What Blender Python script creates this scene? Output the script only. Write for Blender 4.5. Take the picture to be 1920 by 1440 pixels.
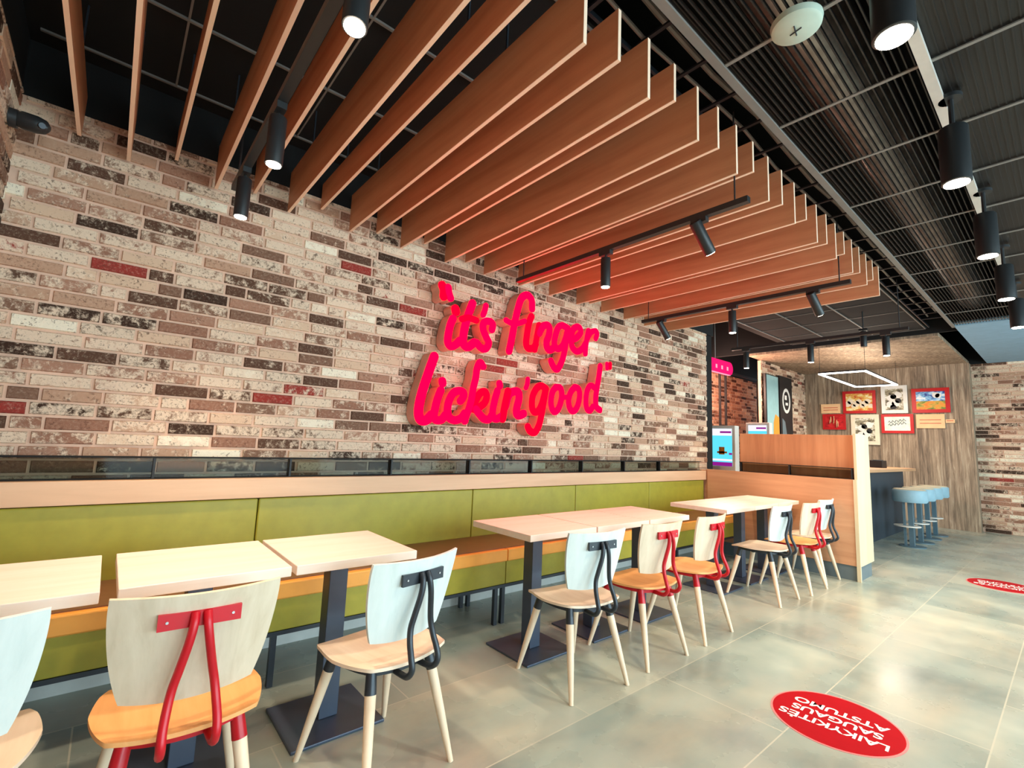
import bpy, math, random
from mathutils import Vector, Matrix
random.seed(7)
for o in list(bpy.data.objects): bpy.data.objects.remove(o)
SC = bpy.context.scene
COL = SC.collection
S = 0.925            # survey units -> metres
PI = math.pi
def V(*a): return Vector(a)

# ------------------------------------------------------------------ camera
AX = (0.76202909, 0.1085532, 0.63837909)
AY = (-0.64627871, 0.06592666, 0.76024832)
AZ = (0.04044119, -0.99190215, 0.12039365)
CAMH = 1.37
right = V(AX[0], AY[0], AZ[0]); down = V(AX[1], AY[1], AZ[1]); fwd = V(AX[2], AY[2], AZ[2])
cam_d = bpy.data.cameras.new('camera'); cam = bpy.data.objects.new('camera', cam_d); COL.objects.link(cam)
M = Matrix((right, -down, -fwd)).transposed().to_4x4(); M.translation = V(0, 0, CAMH)*S
cam.matrix_world = M
cam_d.sensor_width = 36; cam_d.lens = 36*888/1920; cam_d.clip_start = 0.02; cam_d.clip_end = 100
SC.camera = cam
SC.view_settings.view_transform = 'Standard'; SC.view_settings.look = 'None'
SC.view_settings.gamma = 1; SC.view_settings.use_curve_mapping = False
SC.view_settings.exposure = 0.42
# ------------------------------------------------------------------ world + large lights
W = bpy.data.worlds.new('world'); SC.world = W; W.use_nodes = True
W.node_tree.nodes['Background'].inputs[0].default_value = (0.62, 0.85, 1.0, 1)
W.node_tree.nodes['Background'].inputs[1].default_value = 1.0
def light(kind, name, loc, energy, color, target=None, parent=None, **kw):
    d = bpy.data.lights.new(name, kind); d.energy = energy; d.color = color
    for k, v in kw.items(): setattr(d, k, v)
    o = bpy.data.objects.new(name, d); COL.objects.link(o); o.location = V(*loc)*S
    if target is not None:
        o.rotation_euler = (V(*target)-V(*loc)).to_track_quat('-Z', 'Y').to_euler()
    return o
for i, x in enumerate((1.6, 5.4, 9.2)):      # daylight through the three shop windows behind the camera
    light('AREA', 'window_daylight', (x, -4.45, 1.75), 152, (0.70, 0.93, 1.0), (x, 0, 1.35), shape='RECTANGLE', size=3.2*S, size_y=2.9*S)

# ------------------------------------------------------------------ materials
MATS = {}
def nmat(name, rough=0.5, metal=0.0, spec=0.5):
    m = bpy.data.materials.new(name); m.use_nodes = True; MATS[name] = m
    nt = m.node_tree; b = nt.nodes['Principled BSDF']
    b.inputs['Roughness'].default_value = rough; b.inputs['Metallic'].default_value = metal
    b.inputs['Specular IOR Level'].default_value = spec
    return m, nt, b
def ramp(nt, fac, stops, interp='LINEAR'):
    r = nt.nodes.new('ShaderNodeValToRGB'); r.color_ramp.interpolation = interp
    e = r.color_ramp.elements
    while len(e) < len(stops): e.new(0.5)
    for k, (p, c) in enumerate(stops):
        e[k].position = p; e[k].color = (*c, 1)
    nt.links.new(fac, r.inputs[0]); return r.outputs[0]
def coords(nt, scale=(1, 1, 1), rot=(0, 0, 0), loc=(0, 0, 0)):
    tc = nt.nodes.new('ShaderNodeTexCoord'); mp = nt.nodes.new('ShaderNodeMapping')
    mp.inputs['Scale'].default_value = scale; mp.inputs['Rotation'].default_value = rot; mp.inputs['Location'].default_value = loc
    nt.links.new(tc.outputs['Object'], mp.inputs[0]); return mp.outputs[0]
def noise(nt, vec, scale, detail=4, rough=0.6, dist=0.0):
    n = nt.nodes.new('ShaderNodeTexNoise'); n.inputs['Scale'].default_value = scale
    n.inputs['Detail'].default_value = detail; n.inputs['Roughness'].default_value = rough; n.inputs['Distortion'].default_value = dist
    nt.links.new(vec, n.inputs['Vector']); return n.outputs[0]
def mixc(nt, fac, a, b, mode='MIX'):
    m = nt.nodes.new('ShaderNodeMix'); m.data_type = 'RGBA'; m.blend_type = mode
    for sock, val in ((0, fac), (6, a), (7, b)):
        if hasattr(val, 'links'): nt.links.new(val, m.inputs[sock])
        elif isinstance(val, (int, float)): m.inputs[sock].default_value = val
        else: m.inputs[sock].default_value = (*val, 1)
    return m.outputs[2]
def bump(nt, b, h, strength=0.3, dist=0.01):
    n = nt.nodes.new('ShaderNodeBump'); n.inputs['Strength'].default_value = strength; n.inputs['Distance'].default_value = dist
    nt.links.new(h, n.inputs['Height']); nt.links.new(n.outputs[0], b.inputs['Normal'])
def srgb(r, g, b):
    f = lambda c: (c/255/12.92) if c/255 <= 0.04045 else ((c/255+0.055)/1.055)**2.4
    return (f(r), f(g), f(b))
def plain(name, col, rough=0.5, metal=0.0, var=0.06, spec=0.5):
    m, nt, b = nmat(name, rough, metal, spec)
    f = noise(nt, coords(nt), 9, 3)
    lo = tuple(c*(1-var) for c in col); hi = tuple(min(1, c*(1+var)) for c in col)
    nt.links.new(ramp(nt, f, [(0.3, lo), (0.7, hi)]), b.inputs['Base Color']); return m
def wood(name, c1, c2, c3, axis='X', scale=1.0, rough=0.5, grain=1.0):
    m, nt, b = nmat(name, rough)
    sc = {'X': (0.6, 9, 9), 'Y': (9, 0.6, 9), 'Z': (9, 9, 0.6)}[axis]
    v = coords(nt, tuple(s*scale for s in sc))
    f = noise(nt, v, 1.6, 6, 0.62, 0.4)
    big = noise(nt, coords(nt, {'X': (1, 2.5, 2.5), 'Y': (2.5, 1, 2.5), 'Z': (2.5, 2.5, 1)}[axis]), 1.3*scale, 3)
    c = ramp(nt, f, [(0.28, c1), (0.5, c2), (0.72, c3)])
    c = mixc(nt, 0.35*grain, c, ramp(nt, big, [(0.3, c1), (0.7, c3)]))
    nt.links.new(c, b.inputs['Base Color']); bump(nt, b, f, 0.12*grain, 0.002); return m
def emit(name, col, strength):
    m = bpy.data.materials.new(name); m.use_nodes = True; nt = m.node_tree
    nt.nodes.clear(); e = nt.nodes.new('ShaderNodeEmission'); o = nt.nodes.new('ShaderNodeOutputMaterial')
    e.inputs[0].default_value = (*col, 1); e.inputs[1].default_value = strength
    nt.links.new(e.outputs[0], o.inputs[0]); MATS[name] = m; return m

def brick_mat(name, tint=(1, 1, 1), far=False):
    m, nt, b = nmat(name, 0.85, 0, 0.15)
    at = nt.nodes.new('ShaderNodeAttribute'); at.attribute_name = 'rnd'
    at2 = nt.nodes.new('ShaderNodeAttribute'); at2.attribute_name = 'rnd2'
    T = lambda r, g, bb: tuple(a*t for a, t in zip(srgb(r, g, bb), tint))
    base = ramp(nt, at.outputs['Fac'], [(0.0, T(62, 42, 32)), (0.11, T(90, 62, 48)), (0.24, T(126, 92, 74)), (0.38, T(148, 104, 84)), (0.52, T(166, 122, 100)),
                (0.65, T(186, 146, 120)), (0.78, T(214, 180, 152)), (0.88, T(240, 226, 202)), (0.988, T(150, 54, 46))], 'CONSTANT')
    v = coords(nt)
    n1 = noise(nt, v, 17, 6, 0.78, 0.3); n2 = noise(nt, v, 70, 5, 0.75)
    # chalky lime wash worn off in patches; amount differs from brick to brick
    add = nt.nodes.new('ShaderNodeMath'); add.operation = 'ADD'
    mul = nt.nodes.new('ShaderNodeMath'); mul.operation = 'MULTIPLY'; mul.inputs[1].default_value = 0.34
    nt.links.new(at2.outputs['Fac'], mul.inputs[0]); nt.links.new(mul.outputs[0], add.inputs[0]); nt.links.new(n1, add.inputs[1])
    wash = ramp(nt, add.outputs[0], [(0.655, (0, 0, 0)), (0.76, (0.9, 0.9, 0.9))])
    c = mixc(nt, wash, base, T(232, 206, 180))
    spots = ramp(nt, n2, [(0.52, (0, 0, 0)), (0.60, (0.8, 0.8, 0.8))])
    gate = ramp(nt, n1, [(0.46, (0, 0, 0)), (0.56, (1, 1, 1))])
    c = mixc(nt, mixc(nt, 1.0, spots, gate, 'MULTIPLY'), c, T(98, 70, 58))
    c = mixc(nt, ramp(nt, n2, [(0.3, (0.35, 0.35, 0.35)), (0.5, (0, 0, 0))]), c, T(205, 180, 158))
    nt.links.new(c, b.inputs['Base Color'])
    bump(nt, b, n2, 0.5, 0.004); return m
brick_mat('brick'); brick_mat('brick_far', (1.0, 0.98, 0.95))
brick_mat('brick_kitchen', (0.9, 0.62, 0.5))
plain('mortar', srgb(218, 178, 154), 0.9, var=0.12)

plain('black', srgb(24, 24, 26), 0.55); plain('mesh_black', srgb(26, 22, 21), 0.45, 0.1); plain('black_matt', srgb(14, 14, 15), 0.85)
plain('black_steel', srgb(46, 52, 60), 0.38, 0.3, spec=0.6)
plain('table_steel', srgb(70, 80, 98), 0.4, 0.2); plain('lamp_black', srgb(34, 36, 38), 0.42)
plain('red_paint', srgb(190, 8, 30), 0.35); plain('steel', srgb(190, 190, 190), 0.3, 0.9)
plain('tee_grey', srgb(136, 130, 124), 0.5, 0.2); plain('tee_bright', srgb(214, 206, 196), 0.4, 0.2); plain('duct_metal', srgb(170, 160, 154), 0.3, 0.85, 0.3)
plain('stool_blue', srgb(150, 182, 196), 0.55); plain('stool_leg', srgb(92, 116, 128), 0.5)
plain('stool_top', srgb(186, 176, 152), 0.6)
plain('white_plastic', srgb(236, 226, 214), 0.4); plain('pale_disc', srgb(190, 205, 190), 0.4)
plain('blue_ceiling', srgb(140, 172, 194), 0.8); plain('skirt', srgb(205, 208, 205), 0.6)
plain('dark_panel', srgb(50, 62, 72), 0.6); plain('kick_grey', srgb(104, 118, 124), 0.5)
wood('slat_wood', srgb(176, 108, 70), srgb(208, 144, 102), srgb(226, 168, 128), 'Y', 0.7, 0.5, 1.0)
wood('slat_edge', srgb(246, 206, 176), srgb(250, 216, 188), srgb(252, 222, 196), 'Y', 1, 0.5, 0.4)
wood('table_wood', srgb(244, 224, 206), srgb(250, 234, 220), srgb(252, 242, 232), 'X', 1.4, 0.42, 0.5)
wood('ledge_wood', srgb(216, 168, 130), srgb(230, 184, 146), srgb(240, 198, 162), 'X', 0.8, 0.5, 0.7)
wood('partition_wood', srgb(190, 132, 96), srgb(210, 154, 116), srgb(224, 170, 132), 'Y', 0.8, 0.5, 0.8)
wood('panel_wood', srgb(176, 108, 72), srgb(206, 138, 96), srgb(222, 158, 116), 'Z', 0.8, 0.5, 0.9)
wood('end_wood', srgb(206, 186, 150), srgb(220, 202, 168), srgb(230, 214, 182), 'Z', 0.8, 0.5, 0.8)
wood('leg_wood', srgb(222, 196, 166), srgb(234, 210, 182), srgb(242, 222, 196), 'Z', 1.5, 0.5, 0.5)
wood('seat_pale', srgb(222, 200, 176), srgb(236, 216, 194), srgb(244, 228, 208), 'Y', 1.5, 0.42, 0.7)
wood('seat_orange', srgb(222, 154, 92), srgb(236, 172, 108), srgb(244, 184, 122), 'Y', 1.5, 0.42, 0.7)
wood('back_white', srgb(202, 214, 212), srgb(216, 226, 224), srgb(226, 234, 232), 'Z', 1.5, 0.5, 0.5)
wood('back_oak', srgb(200, 182, 156), srgb(220, 204, 180), srgb(232, 218, 196), 'Z', 1.6, 0.5, 0.9)
wood('counter_wood', srgb(196, 138, 96), srgb(212, 158, 116), srgb(222, 172, 132), 'X', 1, 0.45, 0.7)
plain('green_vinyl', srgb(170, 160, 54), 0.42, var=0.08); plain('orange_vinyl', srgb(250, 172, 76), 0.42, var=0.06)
plain('shaded_vinyl', srgb(126, 84, 58), 0.4, var=0.1)  # seat vinyl again, darkened to hold the shade in its colour

def planks_mat():
    m, nt, b = nmat('planks', 0.75)
    v = coords(nt); sep = nt.nodes.new('ShaderNodeSeparateXYZ'); nt.links.new(v, sep.inputs[0])
    a = nt.nodes.new('ShaderNodeMath'); a.operation = 'ADD'; nt.links.new(sep.outputs[0], a.inputs[0]); nt.links.new(sep.outputs[1], a.inputs[1])
    mu = nt.nodes.new('ShaderNodeMath'); mu.operation = 'MULTIPLY'; mu.inputs[1].default_value = 6.6; nt.links.new(a.outputs[0], mu.inputs[0])
    fl = nt.nodes.new('ShaderNodeMath'); fl.operation = 'FLOOR'; nt.links.new(mu.outputs[0], fl.inputs[0])
    wn = nt.nodes.new('ShaderNodeTexWhiteNoise'); wn.noise_dimensions = '1D'; nt.links.new(fl.outputs[0], wn.inputs['W'])
    fr = nt.nodes.new('ShaderNodeMath'); fr.operation = 'FRACT'; nt.links.new(mu.outputs[0], fr.inputs[0])
    g = noise(nt, coords(nt, (14, 14, 0.9)), 1.6, 7, 0.7, 0.5)
    c = ramp(nt, g, [(0.34, srgb(86, 72, 60)), (0.46, srgb(136, 114, 94)), (0.56, srgb(172, 148, 124)), (0.68, srgb(214, 196, 170))])
    c = mixc(nt, 0.3, c, ramp(nt, wn.outputs['Value'], [(0, srgb(108, 98, 86)), (0.5, srgb(150, 128, 104)), (1, srgb(190, 170, 142))]))
    gap = ramp(nt, fr.outputs[0], [(0.0, (1, 1, 1)), (0.035, (0, 0, 0))])
    c = mixc(nt, gap, c, srgb(58, 50, 44))
    nt.links.new(c, b.inputs['Base Color']); bump(nt, b, g, 0.3, 0.004)
planks_mat()

def floor_mat():
    m, nt, b = nmat('floor_tile', 0.28, 0, 0.5)
    v = coords(nt)
    br = nt.nodes.new('ShaderNodeTexBrick'); br.offset = 0.5; br.offset_frequency = 2
    mp = nt.nodes.new('ShaderNodeMapping'); mp.inputs['Location'].default_value = (-0.02, -0.355*S*1.0, 0); nt.links.new(v, mp.inputs[0])
    nt.links.new(mp.outputs[0], br.inputs['Vector'])
    br.inputs['Scale'].default_value = 1.0; br.inputs['Brick Width'].default_value = 1.24; br.inputs['Row Height'].default_value = 0.62
    br.inputs['Mortar Size'].default_value = 0.0035; br.inputs['Mortar Smooth'].default_value = 0.2; br.inputs['Bias'].default_value = 0
    br.inputs['Color1'].default_value = (0, 0, 0, 1); br.inputs['Color2'].default_value = (1, 1, 1, 1); br.inputs['Mortar'].default_value = (0.5, 0.5, 0.5, 1)
    n1 = noise(nt, coords(nt, (0.7, 2.6, 1)), 1.0, 5, 0.6, 0.1); n2 = noise(nt, v, 2.0, 5, 0.5, 0.0)
    n3 = noise(nt, coords(nt, (2.4, 0.7, 1), loc=(4, 2, 0)), 1.4, 3, 0.5)
    c = ramp(nt, n2, [(0.28, srgb(104, 124, 124)), (0.5, srgb(146, 166, 160)), (0.72, srgb(184, 196, 184))])
    c = mixc(nt, ramp(nt, n1, [(0.40, (0, 0, 0)), (0.72, (0.55, 0.55, 0.55))]), c, srgb(200, 184, 158))
    c = mixc(nt, ramp(nt, n3, [(0.40, (0, 0, 0)), (0.80, (0.5, 0.5, 0.5))]), c, srgb(126, 146, 148))
    c = mixc(nt, 0.22, c, ramp(nt, br.outputs['Color'], [(0, srgb(124, 128, 120)), (1, srgb(228, 216, 190))]))
    c = mixc(nt, br.outputs['Fac'], c, srgb(190, 190, 174))
    nt.links.new(c, b.inputs['Base Color'])
    nt.links.new(ramp(nt, n2, [(0.3, (0.2, 0.2, 0.2)), (0.7, (0.36, 0.36, 0.36))]), b.inputs['Roughness'])
floor_mat()

emit('lamp_glow', (1.0, 0.86, 0.68), 28); emit('led_glow', (1.0, 0.9, 0.75), 9); emit('sign_red', (1.0, 0.0, 0.004), 7.0)
emit('sign_pink', (1.0, 0.0, 0.010), 7.0); emit('far_pink', (0.95, 0.01, 0.14), 1.0); emit('far_pink_light', (1.0, 0.3, 0.4), 1.2)
emit('screen_cyan', (0.10, 0.62, 0.80), 1.0); emit('screen_white', (0.75, 0.72, 0.85), 1.0); emit('screen_purple', (0.22, 0.01, 0.2), 1.0)
plain('sign_side', srgb(226, 164, 146), 0.5)
plain('banner_blue', srgb(150, 190, 192), 0.6); plain('banner_orange', srgb(240, 150, 50), 0.6); plain('white', srgb(238, 234, 226), 0.5)
plain('decal_white', srgb(246, 240, 236), 0.6, spec=0.2); plain('decal_pink', srgb(240, 130, 130), 0.4)
plain('decal_red', srgb(168, 0, 18), 0.7, spec=0.15)
plain('frame_red', srgb(196, 22, 28), 0.4); plain('mat_cream', srgb(240, 222, 196), 0.6); plain('tag_peach', srgb(244, 196, 146), 0.6)
for nm, cols in dict(art_field=[srgb(210, 90, 40), srgb(236, 190, 90), srgb(250, 236, 190)], art_grey=[srgb(70, 60, 50), srgb(170, 160, 130), srgb(250, 246, 236)],
                     art_sky=[srgb(40, 60, 150), srgb(130, 190, 230), srgb(245, 250, 250)], art_land=[srgb(90, 130, 50), srgb(220, 170, 70), srgb(240, 130, 40)],
                     art_red=[srgb(150, 10, 20), srgb(200, 20, 30), srgb(214, 40, 44)], art_white=[srgb(206, 220, 206), srgb(246, 240, 222), srgb(250, 244, 230)]).items():
    m, nt, b = nmat(nm, 0.5)
    f = noise(nt, coords(nt, (1, 7, 12)), 1.3, 4, 0.6, 0.4)
    nt.links.new(ramp(nt, f, [(0.36, cols[0]), (0.5, cols[1]), (0.62, cols[2])]), b.inputs['Base Color'])
m, nt, b = nmat('tinted_glass', 0.04); b.inputs['Transmission Weight'].default_value = 1.0; b.inputs['IOR'].default_value = 1.14; b.inputs['Base Color'].default_value = (0.55, 0.60, 0.56, 1)
m, nt, b = nmat('window_glass', 0.02); b.inputs['Transmission Weight'].default_value = 1.0; b.inputs['IOR'].default_value = 1.02

# ------------------------------------------------------------------ mesh helpers
class MB:
    def __init__(s): s.v = []; s.f = []; s.m = []; s.sm = []; s.r = []; s.r2 = []
    def add(s, vs, fs, mi=0, smooth=False, r=0, r2=0):
        n = len(s.v); s.v += [tuple(p) for p in vs]
        for f in fs: s.f.append([i+n for i in f]); s.m.append(mi); s.sm.append(smooth); s.r.append(r); s.r2.append(r2)
    def box(s, x0, y0, z0, x1, y1, z1, mi=0, **k):
        x0, x1 = min(x0, x1), max(x0, x1); y0, y1 = min(y0, y1), max(y0, y1); z0, z1 = min(z0, z1), max(z0, z1)
        s.add([(x0,y0,z0),(x1,y0,z0),(x1,y1,z0),(x0,y1,z0),(x0,y0,z1),(x1,y0,z1),(x1,y1,z1),(x0,y1,z1)],
              [(0,3,2,1),(4,5,6,7),(0,1,5,4),(1,2,6,5),(2,3,7,6),(3,0,4,7)], mi, **k); return s
    def tube(s, pts, rad, seg=14, mi=0, caps=True, squash=None):
        pts = [V(*p) for p in pts]
        if not isinstance(rad, (list, tuple)): rad = [rad]*len(pts)
        n = len(s.v); vs = []; prev = None
        for i, p in enumerate(pts):
            t = (pts[min(i+1, len(pts)-1)]-pts[max(i-1, 0)]).normalized()
            if prev is None:
                a = V(0, 0, 1) if abs(t.z) < 0.9 else V(1, 0, 0)
                u = t.cross(a).normalized()
            else: u = (prev - t*prev.dot(t)).normalized()
            prev = u; w = t.cross(u)
            for k in range(seg):
                a = 2*PI*k/seg; vs.append(p + (u*math.cos(a)+w*math.sin(a))*rad[i])
        fs = []
        for i in range(len(pts)-1):
            for k in range(seg):
                k2 = (k+1) % seg; fs.append((i*seg+k, i*seg+k2, (i+1)*seg+k2, (i+1)*seg+k))
        s.add(vs, fs, mi, True)
        if caps:
            n0 = len(s.v)-len(vs)
            s.f.append([n0+k for k in reversed(range(seg))]); s.m.append(mi); s.sm.append(False); s.r.append(0); s.r2.append(0)
            s.f.append([n0+(len(pts)-1)*seg+k for k in range(seg)]); s.m.append(mi); s.sm.append(False); s.r.append(0); s.r2.append(0)
        return s
    def disc(s, c, r, seg=32, h=0.002, mi=0):
        return s.tube([c, (c[0], c[1], c[2]+h)], r, seg, mi)
    def sheet(s, fn, nu, nv, off, mi=0):
        """solid sheet: fn(u,v)->Vector for u,v in -1..1, thickened by vector/func off"""
        top = []; bot = []
        for j in range(nv+1):
            for i in range(nu+1):
                p = fn(-1+2*i/nu, -1+2*j/nv); top.append(p); bot.append(p+(off(p) if callable(off) else off))
        N = len(top); w = nu+1; fs = []
        for j in range(nv):
            for i in range(nu):
                a = j*w+i; fs.append((a, a+1, a+w+1, a+w)); fs.append((N+a, N+a+w, N+a+w+1, N+a+1))
        for i in range(nu):
            fs.append((i, N+i, N+i+1, i+1)); a = nv*w+i; fs.append((a, a+1, N+a+1, N+a))
        for j in range(nv):
            a = j*w; fs.append((a, a+w, N+a+w, N+a)); a = j*w+nu; fs.append((a, N+a, N+a+w, a+w))
        s.add(top+bot, fs, mi, True); return s
    def build(s, name, mats, parent=None, bevel=0, attr=False, sharp=40):
        me = bpy.data.meshes.new(name)
        me.from_pydata([(p[0]*S, p[1]*S, p[2]*S) for p in s.v], [], s.f)
        if isinstance(mats, str): mats = [mats]
        for m in mats: me.materials.append(MATS[m])
        me.polygons.foreach_set('material_index', s.m); me.polygons.foreach_set('use_smooth', s.sm)
        if attr:
            for nm, arr in (('rnd', s.r), ('rnd2', s.r2)):
                a = me.attributes.new(nm, 'FLOAT', 'FACE'); a.data.foreach_set('value', arr)
        me.update()
        if any(s.sm): me.set_sharp_from_angle(angle=math.radians(sharp))
        o = bpy.data.objects.new(name, me); COL.objects.link(o)
        if parent: o.parent = parent
        if bevel:
            b = o.modifiers.new('bevel', 'BEVEL'); b.width = bevel*S; b.segments = 2; b.limit_method = 'ANGLE'
        return o
def tag(o, label, cat, group=None):
    o['label'] = label; o['category'] = cat
    if group: o['group'] = group
    return o
def thing(name, loc, label, cat, group=None, rz=0):
    o = bpy.data.objects.new(name, None); COL.objects.link(o); o.location = V(*loc)*S; o.rotation_euler = (0, 0, rz)
    o.empty_display_size = 0.1
    return tag(o, label, cat, group)
def struct(o): o['kind'] = 'structure'; return o
def dup(src, loc, rz, label):
    def cp(o, par):
        c = o.copy(); COL.objects.link(c)
        if par: c.parent = par
        for ch in o.children: cp(ch, c)
        return c
    r = cp(src, None); r.location = V(*loc)*S; r.rotation_euler = (0, 0, rz); r['label'] = label; return r
def rr(u, v, k):      # square -> rounded square
    return (u*((1-k)+k*math.sqrt(1-v*v/2)), v*((1-k)+k*math.sqrt(1-u*u/2)))

# ------------------------------------------------------------------ brick walls
def brick_wall(name, origin, ud, nd, width, z0, z1, mat, course=0.0755, blen=0.265, thick=0.012, seed=1, depth=0.2):
    R = random.Random(seed); o = V(*origin); u = V(*ud); n = V(*nd); mb = MB()
    def quad(a0, a1, b0, b1, d0, d1, r, r2):
        P = lambda a, b, d: o+u*a+V(0, 0, b)+n*d
        e = 0.004
        vs = [P(a0, b0, d0), P(a1, b0, d0), P(a1, b1, d0), P(a0, b1, d0), P(a0+e, b0+e, d1), P(a1-e, b0+e, d1), P(a1-e, b1-e, d1), P(a0+e, b1-e, d1)]
        mb.add(vs, [(4,5,6,7),(0,1,5,4),(1,2,6,5),(2,3,7,6),(3,0,4,7)], 0, False, r=r, r2=r2)
    gap = 0.013; z = z0; row = 0
    while z < z1-0.01:
        off = (0.5 if row % 2 else 0)*blen + R.uniform(-0.06, 0.06); a = -off
        while a < width:
            L = blen*R.uniform(0.92, 1.06)
            if R.random() < 0.08: L *= 0.5
            a0 = max(0, a+gap/2); a1 = min(width, a+L-gap/2)
            zz = z+R.uniform(-0.0015, 0.0015)
            if a1-a0 > 0.02: quad(a0, a1, zz+gap/2, min(z1, zz+course-gap/2), 0, thick*R.uniform(0.7, 1.15), R.random(), R.random())
            a += L
        z += course; row += 1
    wall = MB()
    a = o; c = o+u*width
    P0 = o; P1 = o+u*width-n*depth
    wall.box(min(P0.x, P1.x), min(P0.y, P1.y), 0, max(P0.x, P1.x), max(P0.y, P1.y), z1)
    w = struct(wall.build(name, 'mortar'))
    mb.build('brickwork', mat, w, attr=True)
    return w
WY = 3.5
brick_wall('wall_back', (-0.55, WY, 0), (1, 0, 0), (0, -1, 0), 7.27, 0.95, 3.1, 'brick', seed=11)
brick_wall('wall_left', (-0.55, -4.5, 0), (0, 1, 0), (1, 0, 0), 8.0, 0.0, 3.12, 'brick', seed=5)
brick_wall('wall_right', (13.2, 1.27, 0), (0, -1, 0), (-1, 0, 0), 5.8, 0.0, 3.3, 'brick_far', blen=0.36, seed=3)
brick_wall('wall_alcove', (10.43, 4.22, 0), (1, 0, 0), (0, -1, 0), 2.77, 0.0, 3.3, 'brick_far', seed=8, depth=0.06)
brick_wall('wall_kitchen', (6.95, 5.3, 0), (1, 0, 0), (0, -1, 0), 6.25, 0.0, 3.15, 'brick_kitchen', seed=9)
struct(MB().box(6.72, 3.53, 0, 6.95, 5.5, 3.3).build('wall_kitchen_side', 'black_matt'))
struct(MB().box(12.95, 1.27, 0, 13.2, 4.25, 3.3).build('wall_planks', 'planks'))
struct(MB().box(-0.75, -4.7, -0.1, 13.4, 5.5, 0).build('floor', 'floor_tile'))
# shop front with three windows behind the camera
wf = MB(); xs = [-0.75, 0, 3.2, 3.8, 7.0, 7.6, 10.8, 13.4]
for i in (0, 2, 4, 6): wf.box(xs[i], -4.7, 0, xs[i+1], -4.5, 3.32)
for a, c in ((0, 3.2), (3.8, 7.0), (7.6, 10.8)): wf.box(a, -4.7, 0, c, -4.5, 0.25); wf.box(a, -4.7, 3.2, c, -4.5, 3.32)
struct(wf.build('wall_front', 'skirt'))
for n_, (a, c) in enumerate(((0, 3.2), (3.8, 7.0), (7.6, 10.8))):
    w = struct(MB().box(a, -4.64, 0.25, a+0.05, -4.56, 3.2).box(c-0.05, -4.64, 0.25, c, -4.56, 3.2).box(a+0.05, -4.64, 0.25, c-0.05, -4.56, 0.3).box(a+0.05, -4.64, 3.15, c-0.05, -4.56, 3.2)
               .box((a+c)/2-0.025, -4.64, 0.3, (a+c)/2+0.025, -4.56, 3.15).build('window_%d' % (n_+1), 'black'))
# ------------------------------------------------------------------ ceiling
struct(MB().box(-0.75, -4.7, 4.2, 13.4, 5.5, 4.3).build('ceiling', 'black_matt'))
struct(MB().box(-0.75, 3.5, 3.1, 6.95, 3.75, 4.2).box(-0.75, -4.7, 3.12, -0.55, 3.5, 4.2).box(13.2, -4.7, 3.3, 13.4, 5.5, 4.2)
       .box(-0.75, -4.7, 3.32, 13.4, -4.5, 4.2).box(6.95, 5.3, 3.15, 13.4, 5.5, 4.2).build('trim_1', 'black_matt'))
struct(MB().box(9.25, -4.5, 3.3, 13.2, 1.03, 3.36).build('trim_2', 'blue_ceiling'))
sof = struct(MB().box(9.8, 1.29, 3.3, 13.2, 4.22, 3.36).build('trim_3', 'planks'))
struct(MB().box(9.76, 1.03, 3.34, 9.8, 5.3, 4.2).box(9.2, -4.5, 3.36, 9.25, 1.03, 4.2).build('trim_4', 'black_matt'))
# black expanded-metal ceiling: bays of thin blades between grey tees
TX = [2.18+0.69*k for k in range(-4, 11)]
YB = [1.04-0.69*k for k in range(0, 9)]
bl = MB()
y = 1.04-0.02
while y > -4.4:
    if y > 0.34: bl.box(-0.5, y-0.0030, 3.303, 9.2, y+0.0030, 3.323)
    elif y > -1.8: bl.box(-0.5, y-0.0030, 3.308, 9.2, y+0.0030, 3.312)
    y -= 0.030
bl.box(-0.5, -4.5, 3.312, 9.2, 0.34, 3.322)
struct(bl.build('ceiling_mesh', 'mesh_black'))
tm = MB()
for yy in YB[3:]: tm.box(-0.5, yy-0.010, 3.296, 9.25, yy+0.010, 3.303)
tm.box(-0.5, 1.04-0.02, 3.29, 9.3, 1.04+0.02, 3.34)
for xx in TX:
    tm.box(xx-0.010, -4.4, 3.297, xx+0.010, 1.03, 3.3035)
struct(tm.build('ceiling_tees', 'tee_grey'))
struct(MB().box(-0.5, 0.33, 3.27, 9.2, 0.375, 3.30).build('ceiling_tees', 'tee_bright'))
# black board ceiling above the slats with its own tees
struct(MB().box(-0.55, 1.4, 3.42, 9.76, 3.5, 3.46).build('ceiling_board', 'black_matt'))
tm = MB()
for yy in (1.42, 2.1, 2.75, 3.36): tm.box(-0.5, yy-0.007, 3.408, 9.7, yy+0.007, 3.42)
for k in range(15): tm.box(0.09+0.69*k-0.01, 1.42, 3.41, 0.09+0.69*k+0.0, 3.36, 3.4195)
struct(tm.build('ceiling_tees', 'tee_grey'))
tag(MB().tube([(-0.4, 0.78, 3.68), (9.1, 0.78, 3.68)], 0.19, 28).build('air_duct', 'duct_metal'), 'large round metal air duct running above the black mesh ceiling', 'duct')
tag(MB().tube([(4.4, -2.6, 3.62), (4.4, 0.4, 3.62)], 0.12, 22).build('air_duct', 'duct_metal'), 'smaller round duct crossing above the mesh ceiling at the right', 'duct')
for k, (yy, zz, r, nm) in enumerate(((1.12, 3.46, 0.013, 'lowest'), (1.19, 3.5, 0.016, 'thicker'), (1.27, 3.44, 0.011, 'thinnest'))):
    pts = [(0.2+i*0.55, yy+0.012*math.sin(i*1.9+k), zz+0.012*math.cos(i*2.3+k)) for i in range(17)]
    tag(MB().tube(pts, r, 8).build('conduit', 'tee_grey'), '%s grey conduit running beside the slat ends above the ceiling edge' % nm, 'conduit')
hg = MB()
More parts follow.
